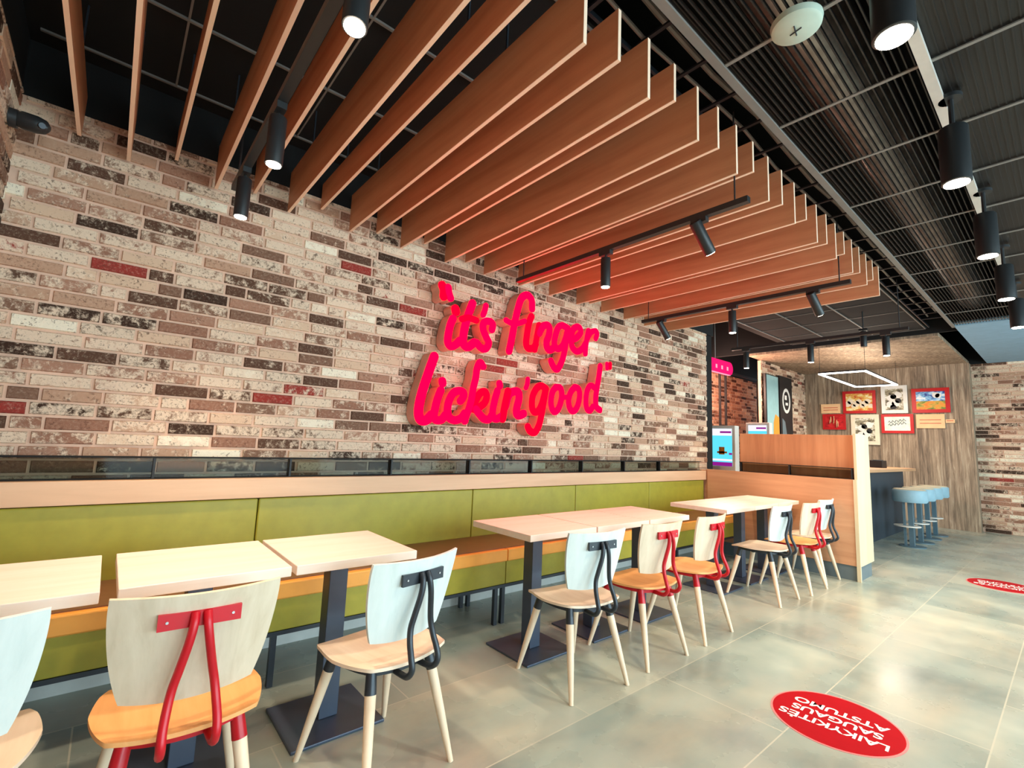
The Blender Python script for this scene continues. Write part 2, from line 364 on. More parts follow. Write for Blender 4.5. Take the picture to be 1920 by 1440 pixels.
for k in range(28):
    hg.box(-0.2+k*0.34, 1.06, 3.40, -0.2+k*0.34+0.02, 1.36, 3.412)
hg.box(-0.4, 1.055, 3.398, 9.6, 1.07, 3.425).box(-0.4, 1.35, 3.398, 9.6, 1.365, 3.425)
tag(hg.build('cable_ladder', 'black_steel'), 'dark cable ladder tray carrying the conduits beside the slat ends', 'cable tray')

# ------------------------------------------------------------------ hanging slats
def ordw(n):
    return {1: 'first', 2: 'second', 3: 'third'}.get(n, '%d%s' % (n, {1: 'st', 2: 'nd', 3: 'rd'}.get(n % 10 if n not in (11, 12, 13) else 0, 'th')))
for k in range(-7, 21):
    x = 1.232+(0.2125 if k >= 0 else 0.219)*k; dz = {0: 0, 2: 0}.get(k % 4, 0.055 if k % 4 == 1 else 0.10)
    z0 = 2.897+dz; H = 3.188-z0; n_ = k+8
    where = 'nearest the left brick wall' if n_ == 1 else ('farthest from the camera at the track lights' if n_ == 28 else '%s counting from the left brick wall' % ordw(n_))
    t = thing('ceiling_slat', (x, 2.3, z0), 'wooden ceiling slat hung %s, %s' % ('lower than its neighbours' if dz == 0 else 'higher than its neighbours', where), 'slat', 'wooden slats hanging under the black ceiling')
    y0, y1 = 1.115-2.3, 3.45-2.3
    MB().box(-0.009, y0+0.002, 0.003, 0.009, y1, H).build('board', 'slat_wood', t)
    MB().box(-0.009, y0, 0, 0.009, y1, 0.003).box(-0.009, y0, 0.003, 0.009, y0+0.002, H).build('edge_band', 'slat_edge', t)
    for yy in (-0.7, 0.7): MB().box(-0.004, yy, H, 0.004, yy+0.01, 3.42-z0).build('hanger', 'black_steel', t)

# ------------------------------------------------------------------ track lighting
def rot_to(d):
    return V(*d).to_track_quat('-Z', 'Y')
def spot(x, y, zt, d, L, r, label, name='track_spotlight', lit=True, e=42, arm=0.07, body='lamp_black', group=None, cat='spotlight', cone=1.5, up=0):
    t = thing(name, (x, y, zt), label, cat, group)
    d = V(*d).normalized()
    MB().box(-0.02, -0.05, -0.03, 0.02, 0.05, 0).build('adapter', body, t)
    if up: MB().tube([(0, 0, -0.01), (0, 0, up)], 0.008, 8).build('suspension', body, t)
    if arm: MB().tube([(0, 0, -0.03), (0, 0, -0.03-arm)], 0.008, 8).build('stem', body, t)
    c0 = V(0, 0, -0.03-arm+0.01) if arm else V(0, 0, 0)
    tilted = abs(d.z) < 0.98
    a = c0 - d*(L*0.3 if tilted else 0); b = a+d*L
    q = MB(); q.tube([a, a+d*(L*0.02), b-d*0.004, b], [r*0.93, r, r, r*0.97], 24)
    o = q.build('lamp_body', body, t)
    if lit:
        MB().tube([b, b+d*0.003], r*0.82, 24).build('lens', 'lamp_glow', o)
        lp = V(x, y, zt)+b+d*0.02
        light('SPOT', 'spot_beam', lp, e, (1.0, 0.78, 0.56), lp+d, spot_size=cone, spot_blend=0.8, shadow_soft_size=0.05)
    return t
tilt = (0.62, -0.12, -0.75)
tk = [(0.42, 'nearest the camera'), (2.66, 'over the lettering sign'), (4.58, 'near the last slats'), (6.7, 'beyond the slats')]
for i, (x, wh) in enumerate(tk):
    y1 = 3.15 if i != 3 else 3.1
    t = thing('lighting_track', (x, (1.12+y1)/2, 2.79), 'black lighting track %s' % wh, 'lighting track', 'black lighting tracks')
    h = (y1-1.12)/2
    MB().box(-0.02, -h, 0, 0.02, h, 0.035).build('rail', 'lamp_black', t)
    for yy in (-h+0.08, h-0.08): MB().tube([(0, yy, 0.035), (0, yy, 0.604)], 0.005, 6).build('suspension', 'lamp_black', t)
sp = [
 (0.42, 2.85, (0, 0, -1), 'short black spotlight close to the wall on the nearest track'),
 (0.42, 2.17, (0, 0, -1), 'middle black spotlight on the nearest track, hanging straight down'),
 (0.42, 1.27, (-0.05, -0.1, -1), 'glaring spotlight at the aisle end of the nearest track'),
 (2.66, 2.15, (0, 0, -1), 'upright black cylinder spotlight hanging above the word finger'),
 (2.66, 1.42, tilt, 'tilted black spotlight at the aisle end of the second track'),
 (4.58, 2.90, tilt, 'tilted black spotlight next to the brick wall on the third track'),
 (4.58, 2.11, (0, 0, -1), 'upright black cylinder spotlight on the third track'),
 (4.58, 1.40, tilt, 'tilted black spotlight at the aisle end of the third track'),
 (6.7, 2.90, (0, 0, -1), 'small far spotlight beside the pink kitchen sign'),
 (6.7, 2.10, (0, 0, -1), 'small far grey spotlight in front of the plank soffit, middle one'),
 (6.7, 1.33, (0, 0, -1), 'small far spotlight shining brightly in front of the plank soffit'),
]
for x, y, d, lb in sp:
    spot(x, y, 2.79, d, 0.22, 0.036, lb, group='black spotlights on the tracks', arm=0.06 if d[0] > 0.3 else 0.03, e=54 if x < 1 else 46)
spot(8.05, 1.85, 3.17, (0, 0, -1), 0.22, 0.04, 'unlit grey cylinder lamp hanging before the plank soffit', lit=False, arm=0.02, up=0.25)
for i, x in enumerate((1.907, 3.233, 4.588, 5.95, 7.3)):
    wh = ['largest and nearest, at the top right', 'second along the bright ceiling tee', 'third along the bright ceiling tee', 'fourth along the bright ceiling tee, far off', 'last and smallest along the bright ceiling tee'][i]
    t = thing('ceiling_downlight', (x, 0.31, 2.8), 'black cylinder downlight under the mesh ceiling, %s' % wh, 'downlight', 'cylinder downlights along the aisle')
    b = MB().tube([(0, 0, 0), (0, 0, 0.004), (0, 0, 0.30), (0, 0, 0.31)], [0.056, 0.062, 0.062, 0.055], 28).build('housing', 'lamp_black', t)
    MB().tube([(0, 0, -0.004), (0, 0, 0)], 0.052, 28).build('lens', 'lamp_glow', b)
    MB().tube([(0, 0, 0.31), (0, 0, 0.47)], 0.012, 8).tube([(0, 0, 0.47), (0, 0, 0.49)], 0.05, 16).build('stem', 'lamp_black', t)
    light('SPOT', 'downlight_beam', (x, 0.31, 2.77), 85, (1.0, 0.84, 0.64), (x, 0.31, 0), spot_size=2.3, spot_blend=0.9, shadow_soft_size=0.08)
t = thing('smoke_detector', (2.17, 0.69, 3.30), 'pale round detector disc fixed on the black mesh ceiling', 'detector')
MB().tube([(0, 0, -0.035), (0, 0, -0.025), (0, 0, 0)], [0.085, 0.1, 0.105], 32).build('body', 'pale_disc', t)
MB().tube([(-0.03, 0, -0.037), (0.03, 0.01, -0.037)], 0.003, 6).tube([(0, -0.02, -0.037), (0.01, 0.03, -0.037)], 0.003, 6).build('vent', 'black_steel', t)
t = thing('security_camera', (-0.535, 3.25, 2.84), 'black dome security camera on the left brick wall near the ceiling', 'camera')
MB().tube([(0, 0, 0), (0.03, 0, 0)], 0.045, 20).build('mount', 'lamp_black', t)
q = MB(); q.tube([(0.03, 0, 0), (0.05, -0.01, 0), (0.10, -0.02, -0.005), (0.13, -0.03, -0.01), (0.145, -0.034, -0.013)], [0.035, 0.042, 0.042, 0.034, 0.015], 20); hb = q.build('camera_head', 'lamp_black', t)
MB().tube([(0.118, -0.06, -0.02), (0.124, -0.072, -0.024)], 0.014, 16).build('lens', 'black_steel', hb)

# ------------------------------------------------------------------ bench along the wall
BY = 3.38
t = thing('wall_bench', (3.0, 2.9, 0), 'long upholstered wall bench with green back panels and orange seat', 'bench')
X0, X1 = -0.52, 6.40
seams = [-0.52, 0.775, 2.45, 3.76, 5.08, 6.40]
for a, c in zip(seams[:-1], seams[1:]):
    MB().box(a+0.003-3, BY-2.9, 0.54, c-0.003-3, BY+0.05-2.9, 0.945).build('back_cushion', 'green_vinyl', t, bevel=0.008)
for a, c in ((X0, 2.45), (2.45, X1)):
    MB().box(a+0.003-3, -0.02, 0.455, c-0.003-3, 0.5, 0.545).build('seat_cushion', 'orange_vinyl', t, bevel=0.008)
MB().box(X0-3, 0.02, 0.546, X1-3, 0.478, 0.551).build('seat_shade', 'shaded_vinyl', t)  # thin brown sheet: shade on top of the orange seat, painted in
for a, c in ((X0, 2.45), (2.45, X1)): MB().box(a+0.003-3, 0.0, 0.285, c-0.003-3, 0.03, 0.452).build('apron', 'green_vinyl', t, bevel=0.004)
for fy in (-0.005, 0.44): MB().box(X0-3, fy, 0.262, X1-3, fy+0.03, 0.284).build('frame', 'black_steel', t)
for lx in (-0.4, 0.81, 2.36, 2.43, 3.7, 4.9, 6.3):
    MB().box(lx-0.015-3, -0.005, 0, lx+0.015-3, 0.025, 0.262).build('leg', 'black_steel', t)
    MB().box(lx-0.015-3, 0.44, 0, lx+0.015-3, 0.47, 0.262).build('leg', 'black_steel', t)
struct(MB().box(-0.54, 3.42, 0, 6.42, 3.5, 0.40).build('baseboard_back', 'skirt', None))
struct(MB().box(-0.54, 3.44, 0.40, 6.42, 3.5, 0.95).build('trim_5', 'dark_panel', None))
tag(MB().box(-0.53, 3.355, 0.952, 6.42, 3.484, 1.075).build('wall_ledge', 'ledge_wood', bevel=0.003), 'long pale wooden ledge beam along the brick wall above the green bench back', 'ledge')
def rail(name, p0, p1, ticks, label, perp):
    """low black guard rail: flat bar on short plates; perp = unit dir across the rail"""
    t = thing(name, p0, label, 'rail')
    p0 = V(*p0); d = V(*p1)-p0; L = d.length; u = d.normalized(); w = V(*perp)*0.028
    def bx(a0, a1, z0, z1, k=1.0):
        q = [u*a0-w*k, u*a1-w*k, u*a1+w*k, u*a0+w*k]
        vs = [p+V(0, 0, z0) for p in q]+[p+V(0, 0, z1) for p in q]
        return vs, [(0,3,2,1),(4,5,6,7),(0,1,5,4),(1,2,6,5),(2,3,7,6),(3,0,4,7)]
    mb = MB(); mb.add(*bx(0, L, 0.118, 0.126)); mb.build('top_bar', 'black_matt', t)
    mb = MB(); mb.add(*bx(0, L, 0.001, 0.006)); mb.build('base_bar', 'black_matt', t)
    tt = [0.0]+list(ticks)+[L]
    for a, c in zip(tt[:-1], tt[1:]):
        if c-a > 0.1:
            mb = MB(); mb.add(*bx(a+0.008, c-0.008, 0.007, 0.117, 0.12)); mb.build('glass_pane', 'tinted_glass', t)
    for a in ticks:
        mb = MB(); mb.add(*bx(a-0.006, a+0.006, 0.006, 0.118)); mb.build('post', 'black', t)
rail('guard_rail', (-0.53, 3.43, 1.075), (6.38, 3.43, 1.075), [0.75+0.733*k for k in range(8)], 'low black metal rail on short posts along the wall ledge', (0, 1, 0))

# ------------------------------------------------------------------ wooden divider at the far end of the bench
t = thing('booth_divider', (6.42, 2.5, 0), 'wooden divider wall with raised upper panel closing the bench end', 'divider')
MB().box(0, 1.63-2.5, 0.16, 0.02, 3.34-2.5, 1.10).build('front_panel', 'partition_wood', t, bevel=0.002)
MB().box(0.02, 1.63-2.5, 0.16, 0.10, 3.48-2.5, 1.085).build('core', 'partition_wood', t)
MB().box(0.10, 1.63-2.5, 0.16, 0.14, 2.93-2.5, 1.60).build('upper_panel', 'panel_wood', t, bevel=0.002)
MB().box(0.14, 1.64-2.5, 0.16, 0.50, 2.93-2.5, 1.60).build('rear_body', 'partition_wood', t)
MB().box(0.02, 1.60-2.5, 0.16, 0.53, 1.629-2.5, 1.615).build('end_panel', 'end_wood', t, bevel=0.002)
MB().box(-0.012, 1.60-2.5, 0.0, 0.018, 1.635-2.5, 1.10).build('corner_post', 'end_wood', t)
MB().box(0.02, 1.62-2.5, 0, 0.50, 3.34-2.5, 0.16).build('kick_plate', 'kick_grey', t)
rail('guard_rail', (6.46, 1.64, 1.10), (6.46, 2.9, 1.10), [0.01, 0.66, 1.25], 'short black metal rail on the ledge of the wooden divider', (1, 0, 0))

# ------------------------------------------------------------------ tables
def make_table(x0, x1, label, first=None):
    cx, cy, w = (x0+x1)/2, 2.46, x1-x0
    t = thing('dining_table', (cx, cy, 0), label, 'table', 'square pedestal tables along the bench')
    MB().box(-w/2, -0.30, 0.771, w/2, 0.295, 0.811).build('tabletop', 'table_wood', t, bevel=0.003)
    MB().box(-0.045, -0.045, 0.016, 0.045, 0.045, 0.765).build('column', 'table_steel', t, bevel=0.003)
    MB().box(-0.17, -0.17, 0.765, 0.17, 0.17, 0.771).build('mount_plate', 'black_steel', t)
    MB().box(-0.215, -0.21, 0, 0.215, 0.21, 0.014).build('base_plate', 'table_steel', t, bevel=0.004)
    return t
for a, c, lb in ((-0.52, 0.037, 'pale wooden pedestal table at the left edge, cut off by the frame'), (0.085, 0.65, 'pale wooden pedestal table behind the big red-bracketed chair'),
                 (0.67, 1.24, 'pale wooden pedestal table right of the red chair, first with a free right side'), (2.01, 2.625, 'nearest of the three joined tables in the middle'),
                 (2.64, 3.25, 'middle of the three joined tables in the middle of the bench'), (3.265, 3.84, 'farthest of the three joined tables in the middle'),
                 (4.52, 5.12, 'nearest table of the group beside the wooden divider'), (5.13, 5.72, 'middle table of the group beside the wooden divider'),
                 (5.73, 6.32, 'last table, right against the wooden divider')):
    make_table(a, c, lb)

# ------------------------------------------------------------------ chairs
def make_chair(label, metal, seatm, backm):
    t = thing('dining_chair', (0, 0, 0), label, 'chair', 'plywood chairs along the tables')
    def seat(u, v):
        x, y = rr(u, v, 0.48)
        hw = 0.238-0.018*(-y) if y < 0 else 0.238
        X = x*hw*(1.0 if y < 0 else 1.0-0.06*y); Y = y*0.225+0.01
        Z = 0.482 + 0.020*abs(x)**2.2 - 0.012*(1-y*y) - (0.018*max(0, y-0.55)/0.45) + 0.006*max(0, -y)**2
        return V(X, Y, Z-0.014)
    MB().sheet(seat, 18, 18, V(0, 0, -0.013)).build('seat', seatm, t, sharp=50)
    def back(u, v):
        x, y = rr(u, v, 0.30 if v < 0 else 0.20)
        wd = 0.188+0.052*(y+1)/2
        z = 0.545+0.345*(y+1)/2 - 0.014*(1-x*x)*max(0, y)
        yy = -0.135-0.085*(y+1)/2 - 0.018 + 0.055*x*x*(0.6+0.4*(y+1)/2)
        return V(x*wd, yy, z)
    MB().sheet(back, 18, 14, V(0, -0.012, -0.002)).build('backrest', backm, t, sharp=50)
    br = MB()
    br.box(-0.108, -0.238, 0.778, 0.108, -0.226, 0.824)
    for s in (-1, 1):
        pts = [(s*0.016, -0.24, 0.818), (s*0.018, -0.254, 0.79), (s*0.026, -0.256, 0.74), (s*0.042, -0.242, 0.66), (s*0.053, -0.236, 0.61), (s*0.061, -0.246, 0.56), (s*0.067, -0.266, 0.51),
               (s*0.067, -0.275, 0.47), (s*0.066, -0.25, 0.438), (s*0.062, -0.20, 0.432), (s*0.056, -0.08, 0.437)]
        P = [V(*p) for p in pts]; Q = []
        for i in range(len(P)-1):
            a, b, c, d = P[max(i-1, 0)], P[i], P[i+1], P[min(i+2, len(P)-1)]
            for k in range(4):
                u_ = k/4; Q.append(0.5*((2*b)+(c-a)*u_+(2*a-5*b+4*c-d)*u_*u_+(3*b-a-3*c+d)*u_**3))
        Q.append(P[-1]); br.tube(Q, 0.0125, 10)
    b_ = br.build('back_bracket', metal, t)
    for sx in (-1, 1): MB().tube([(sx*0.085, -0.2375, 0.801), (sx*0.085, -0.241, 0.801)], 0.004, 10).build('screw', 'steel', b_)
    def fr(u, v):
        x, y = rr(u, v, 0.7); return V(x*0.19, y*0.185+0.01, 0.452-0.006*(1-x*x))
    MB().sheet(fr, 12, 12, V(0, 0, -0.018)).build('seat_frame', metal, t)
    for sx in (-1, 1):
        for (ty, fy, fx) in ((0.135, 0.245, 0.222), (-0.125, -0.235, 0.215)):
            a = V(sx*0.145, ty, 0.45); f = V(sx*fx, fy, 0.0); k = 0.17
            q = a+(f-a)*k
            lg = MB().tube([q, q+(f-q)*0.5, f], [0.0225, 0.0185, 0.0115], 16).build('leg', 'leg_wood', t)
            MB().tube([a, q+(f-a)*0.01], [0.021, 0.0235], 16).build('leg_socket', metal, lg)
    return t
blk = make_chair('plywood chair with black metal bracket and pale back at the third table, nearest black-bracketed one', 'black_steel', 'seat_pale', 'back_white')
red = make_chair('large red-bracketed plywood chair in the left foreground, back to the camera', 'red_paint', 'seat_orange', 'back_oak')
def put(o, x, y, rz): o.location = V(x, y, 0)*S; o.rotation_euler = (0, 0, math.radians(rz))
put(blk, 1.015, 2.01, 11); put(red, 0.285, 1.99, -2)
dup(blk, (-0.29, 2.0, 0), math.radians(0), 'pale chair cut off by the left edge of the picture')
dup(blk, (2.255, 2.02, 0), math.radians(-6), 'black-bracketed chair at the nearest of the three joined tables')
dup(red, (2.90, 2.01, 0), math.radians(-2), 'red-bracketed chair at the middle of the three joined tables')
dup(red, (3.56, 2.01, 0), math.radians(2), 'red-bracketed chair at the farthest of the three joined tables')
dup(blk, (4.93, 2.02, 0), 0, 'black-bracketed chair with greyish seat, first of the group by the divider')
dup(red, (5.58, 1.98, 0), 0, 'red-bracketed chair between two black-bracketed ones near the divider')
dup(blk, (6.14, 2.02, 0), 0, 'farthest black-bracketed chair, right beside the wooden divider')

# ------------------------------------------------------------------ script sign
SY = 3.345
def ray_pt(px, py, yplane):
    c = V(px-960, py-720, 888); r = V(c.dot(V(*AX)), c.dot(V(*AY)), c.dot(V(*AZ)))
    k = yplane/r.y; return (k*r.x, CAMH+k*r.z)
C1 = (820, 520, 9.6); C2 = (930, 540, 8.471); C3 = (765, 655, 9.0); C4 = (940, 665, 8.727)
SIGN = {
 'opening_quote': [(C1, .034, [(95,140),(125,230),(120,340)]), (C1, .030, [(200,180),(215,280),(245,370)])],
 'word_its': [(C1, .031, [(290,740),(240,860),(200,1060),(200,1180),(260,1240),(350,1200),(400,1140)]), (C1, .036, [(330,570),(340,615)]),
   (C1, .034, [(640,470),(590,600),(540,750),(490,950),(470,1120),(490,1220),(570,1250),(670,1170)]), (C1, .026, [(450,750),(560,725),(710,775)]),
   (C1, .024, [(880,510),(860,600),(830,675)]), (C1, .031, [(990,940),(1005,850),(955,795),(870,795),(830,860),(840,960),(890,1080),(930,1170),(905,1255),(850,1290),(775,1250),(720,1180)])],
 'word_finger': [(C2, .033, [(580,330),(575,200),(530,125),(470,115),(405,175),(355,330),(310,520),(275,700),(240,880),(215,1000)]), (C2, .024, [(165,510),(250,555),(360,560),(460,525)]),
   (C2, .032, [(570,450),(530,560),(495,760),(485,890),(520,955),(600,950),(640,890)]), (C2, .030, [(690,590),(650,800),(620,975)]),
   (C2, .034, [(690,720),(750,610),(820,590),(855,640),(845,750),(810,850),(815,940),(860,985),(920,950)]),
   (C2, .032, [(1150,640),(1060,595),(995,630),(950,760),(935,890),(985,965),(1060,920),(1110,800),(1150,640),(1120,850),(1085,1050),(1040,1190),(980,1290),(920,1250),(880,1160)]),
   (C2, .032, [(1190,820),(1270,800),(1345,720),(1345,650),(1290,615),(1225,670),(1205,800),(1215,930),(1285,1005),(1370,970),(1430,880)]),
   (C2, .030, [(1475,680),(1450,800),(1430,950),(1425,1040)]), (C2, .028, [(1450,820),(1510,710),(1585,680),(1610,730),(1590,800)])],
 'word_lickin': [(C3, .036, [(450,120),(400,260),(330,460),(270,640),(220,820),(190,980),(190,1120),(235,1195),(320,1190),(400,1110)]),
   (C3, .031, [(560,690),(500,850),(455,1040),(445,1150),(500,1195),(580,1180),(630,1110)]), (C3, .032, [(585,535),(590,570)]),
   (C3, .031, [(890,870),(940,800),(940,730),(860,700),(765,745),(695,880),(670,1040),(705,1155),(800,1195),(900,1160),(960,1080)]),
   (C3, .029, [(1275,290),(1220,220),(1170,330),(1150,480),(1110,640),(1080,820),(1040,980),(985,1130),(965,1210)]),
   (C3, .030, [(1110,960),(1200,770),(1290,710),(1335,780),(1300,900),(1190,990),(1110,1010)]), (C3, .032, [(1150,1010),(1220,1100),(1285,1170),(1370,1180),(1420,1110)]),
   (C3, .031, [(1515,700),(1470,860),(1435,1040),(1445,1140),(1500,1175),(1580,1130)]), (C3, .030, [(1550,575),(1555,620)]),
   (C4, .033, [(115,600),(60,850),(25,1050)]), (C4, .036, [(70,850),(130,660),(205,605),(285,615),(295,720),(262,860),(255,960),(300,995),(370,965)]), (C4, .022, [(440,400),(430,480),(410,540)])],
 'word_good': [(C4, .032, [(740,560),(660,510),(585,550),(520,680),(508,850),(545,935),(610,920),(670,800),(735,560),(700,780),(660,1000),(620,1160),(555,1270),(480,1250),(440,1180)]),
   (C4, .031, [(900,530),(975,550),(995,680),(955,850),(890,935),(838,890),(818,760),(845,610),(900,530)]),
   (C4, .031, [(1210,530),(1275,570),(1285,700),(1245,860),(1180,925),(1125,870),(1108,740),(1145,610),(1210,530)]), (C4, .024, [(995,700),(1100,695)]),
   (C4, .030, [(1540,550),(1465,505),(1408,600),(1390,780),(1408,885),(1455,915),(1505,850)]), (C4, .033, [(1625,190),(1600,380),(1570,560),(1550,720),(1562,850),(1620,905)])],
 'closing_quote': [(C4, .022, [(1735,150),(1738,225)]), (C4, .022, [(1788,150),(1786,215)])],
}
def catmull(P, n=6):
    if len(P) < 3: return P
    Q = []
    for i in range(len(P)-1):
        a, b, c, d = P[max(i-1, 0)], P[i], P[i+1], P[min(i+2, len(P)-1)]
        for k in range(n):
            u = k/n; Q.append(0.5*((2*b)+(c-a)*u+(2*a-5*b+4*c-d)*u*u+(3*b-a-3*c+d)*u**3))
    Q.append(P[-1]); return Q
sign = thing('lettering_sign', (3.1, SY, 1.9), 'red script sign reading "it\'s finger lickin\' good" standing off the brick wall', 'sign')
def ribbon(mb, P, w, yf, yb, mi, open_back=True):
    """flat brush stroke in the xz plane with round ends, solid between yf and yb"""
    n = len(P); Lf = []; Rt = []
    for i, p in enumerate(P):
        t = (P[min(i+1, n-1)]-P[max(i-1, 0)]).normalized(); nn = V(-t.y, t.x)
        Lf.append(p+nn*w); Rt.append(p-nn*w)
    def prism(poly):
        m = len(poly); vs = [(q.x-3.1, yf-SY, q.y-1.9) for q in poly]+[(q.x-3.1, yb-SY, q.y-1.9) for q in poly]
        fs = [tuple(range(m)), tuple(reversed(range(m, 2*m)))]+[(i, i+m, (i+1) % m+m, (i+1) % m) for i in range(m)]
        mb.add(vs, fs, mi)
    for i in range(n-1): prism([Lf[i], Lf[i+1], Rt[i+1], Rt[i]])
    for c in (P[0], P[-1]) if n > 1 else (P[0],): prism([c+V(math.cos(a), math.sin(a))*w for a in [2*PI*k/14 for k in range(14)]])
    for c in P[1:-1:2]: prism([c+V(math.cos(a), math.sin(a))*w for a in [2*PI*k/10 for k in range(10)]])
for nm, strokes in SIGN.items():
    body = MB(); face = MB()
    for si, (cr, w, pts) in enumerate(strokes):
        w *= 1.08
        P = catmull([V(*ray_pt(cr[0]+a/cr[2], cr[1]+b/cr[2], SY)) for a, b in pts])
        ribbon(body, P, w, SY+0.012, SY+0.135, 0)
        ribbon(face, P, w, SY-0.0004*(si % 5), SY+0.012, 0 if (si*7+len(pts)) % 3 else 1)
    b = body.build(nm, 'sign_side', sign)
    face.build('lit_face', ['sign_pink', 'sign_red'], b)

# ------------------------------------------------------------------ floor stickers
def text_mesh(body, size, mat, name, parent, loc, rz, flip=False, bold=0.012, align='CENTER', wscale=1.0):
    c = bpy.data.curves.new('lettering', 'FONT'); c.body = body; c.size = size*S; c.align_x = align; c.align_y = 'CENTER'
    c.offset = bold*size*S; c.space_line = 1.12; c.extrude = 0.0004
    o = bpy.data.objects.new('tmp', c); COL.objects.link(o)
    me = bpy.data.meshes.new_from_object(o); bpy.data.objects.remove(o)
    me.materials.clear(); me.materials.append(MATS[mat])
    for v in me.vertices: v.co.x *= wscale
    n = bpy.data.objects.new(name, me); COL.objects.link(n); n.parent = parent; n.location = V(*loc)*S; n.rotation_euler = rz if isinstance(rz, tuple) else (0, 0, rz)
    return n
for (x, y, r, rz, lb) in ((3.04, 0.90, 0.295, math.radians(95), 'round red floor sticker with white distance notice in the foreground'), (7.75, 0.62, 0.30, math.radians(95), 'round red floor sticker farther off at the right edge')):
    t = thing('floor_sticker', (x, y, 0.0005), lb, 'sticker', 'round red distance stickers on the floor', rz)
    MB().tube([(0, 0, 0), (0, 0, 0.0012)], r, 64).build('rim', 'decal_pink', t)
    MB().tube([(0, 0, 0.0012), (0, 0, 0.002)], r*0.965, 64).build('disc', 'decal_red', t)
    text_mesh('LAIKYKITĖS\nSAUGAUS\nATSTUMO', 0.082, 'decal_white', 'notice_text', t, (0, 0, 0.0032), 0, bold=0.022, wscale=1.1)

# ------------------------------------------------------------------ bar counter, stools, far wall
t = thing('bar_counter', (10.0, 2.4, 0), 'long bar counter with wooden top and dark front behind the divider', 'counter')
MB().box(-2.0, 2.02-2.4, 1.12, 1.95, 2.62-2.4, 1.17).build('countertop', 'counter_wood', t, bevel=0.004)
MB().box(-1.9, 2.2-2.4, 0.0, 1.85, 2.55-2.4, 1.12).build('front_panel', 'dark_panel', t)
t = thing('napkin_box', (10.55, 2.3, 1.17), 'small black napkin box on the bar counter', 'box')
MB().box(-0.16, -0.09, 0, 0.16, 0.09, 0.13).build('box_body', 'black', t, bevel=0.004)
MB().box(-0.12, -0.05, 0.13, 0.12, 0.05, 0.138).build('napkins', 'dark_panel', t)
for i, x in enumerate((9.73, 10.36, 11.0, 11.62)):
    t = thing('bar_stool', (x, 1.74, 0), ['blue-grey drum-seat bar stool nearest the camera', 'second blue-grey bar stool from the wooden divider', 'third blue-grey bar stool from the wooden divider', 'last blue-grey bar stool, next to the plank wall'][i], 'stool', 'bar stools at the counter')
    MB().tube([(0, 0, 0.68), (0, 0, 0.70), (0, 0, 0.855), (0, 0, 0.868)], [0.205, 0.22, 0.22, 0.21], 32).build('seat', 'stool_blue', t)
    MB().tube([(0, 0, 0.868), (0, 0, 0.88)], [0.205, 0.195], 32).build('seat_pad', 'stool_top', t)
    MB().box(-0.03, -0.03, 0.012, 0.03, 0.03, 0.68).box(-0.05, 0.06, 0.012, -0.02, 0.09, 0.68).build('column', 'stool_leg', t)
    MB().tube([(0, 0.05, 0.30), (0, 0.05, 0.315)], 0.17, 28).build('footrest', 'white_plastic', t)
    MB().tube([(0, 0, 0), (0, 0, 0.012)], 0.17, 28).build('base', 'stool_leg', t)
# picture wall (planks at x = 12.95)
PX = 12.93
def picture(y0, z0, y1, z1, frame, art, label, border=0.07, matw=0.0, extra=None, cat='picture', d=0.03):
    t = thing('framed_picture', (PX, (y0+y1)/2, (z0+z1)/2), label, cat, 'pictures on the plank wall')
    a, h = abs(y1-y0)/2, abs(z1-z0)/2
    MB().box(-d, -a, -h, 0, a, -h+border).box(-d, -a, h-border, 0, a, h).box(-d, -a, -h+border, 0, -a+border, h-border).box(-d, a-border, -h+border, 0, a, h-border).build('frame', frame, t)
    MB().box(-d*0.6, -a+border, -h+border, -0.002, a-border, h-border).build('mount_card', 'mat_cream', t)
    bw = border+matw
    im = MB().box(-d*0.6-0.004, -a+bw, -h+bw, -d*0.6-0.001, a-bw, h-bw).build('print', art, t)
    if extra: extra(t, a, h, bw, d*0.6+0.005)
    return t
def land(t, a, h, bw, d):
    MB().box(-d-0.001, -a+bw, -h+bw, -d+0.003, a-bw, -h*0.05).build('meadow', 'art_land', t)
    q = MB(); q.tube([(-d-0.001, -a*0.3, h*0.42), (-d-0.003, -a*0.3, h*0.42)], 0.06, 12); q.tube([(-d-0.001, -a*0.42, h*0.35), (-d-0.003, -a*0.42, h*0.35)], 0.05, 12); q.build('cloud', 'white', t)
def field(t, a, h, bw, d):
    q = MB()
    for k in range(9):
        yy = -a*0.7+1.4*a*k/8; zz = -h*0.35+0.05*((k*5) % 3); q.tube([(-d, yy, zz), (-d-0.003, yy, zz)], 0.045+0.012*(k % 3), 10)
    q.build('pale_shapes', 'mat_cream', t)
def splash(t, a, h, bw, d):
    q = MB()
    for k in range(8):
        an = k*0.8; yy = a*0.35*math.cos(an); zz = h*0.35*math.sin(an*1.3); q.tube([(-d, yy, zz), (-d-0.003, yy+0.01, zz)], 0.05+0.018*(k % 3), 9)
    q.build('pale_shapes', 'tag_peach', t)
def people(t, a, h, bw, d):
    q = MB()
    for k, (u, v) in enumerate(((-.3, .3), (.25, .1), (-.1, -.3), (.3, -.35))): q.tube([(-d, a*u, h*v), (-d-0.003, a*u, h*v)], 0.07, 10)
    q.build('pale_shapes', 'white', t)
    q = MB()
    for k, (u, v) in enumerate(((.05, .2), (-.3, -.1), (.1, -.55))): q.tube([(-d, a*u, h*v), (-d-0.003, a*u, h*v)], 0.055, 9)
    q.build('dark_shapes', 'black', t)
def script_lines(t, a, h, bw, d):
    q = MB()
    for s in (0.15, -0.15):
        pts = [(-d, a*0.55-a*1.1*k/16, h*s+0.03*math.sin(k*1.9)+0.05*k/16) for k in range(17)]
        q.tube(pts, 0.008, 6)
    q.build('pen_stroke', 'kick_grey', t)
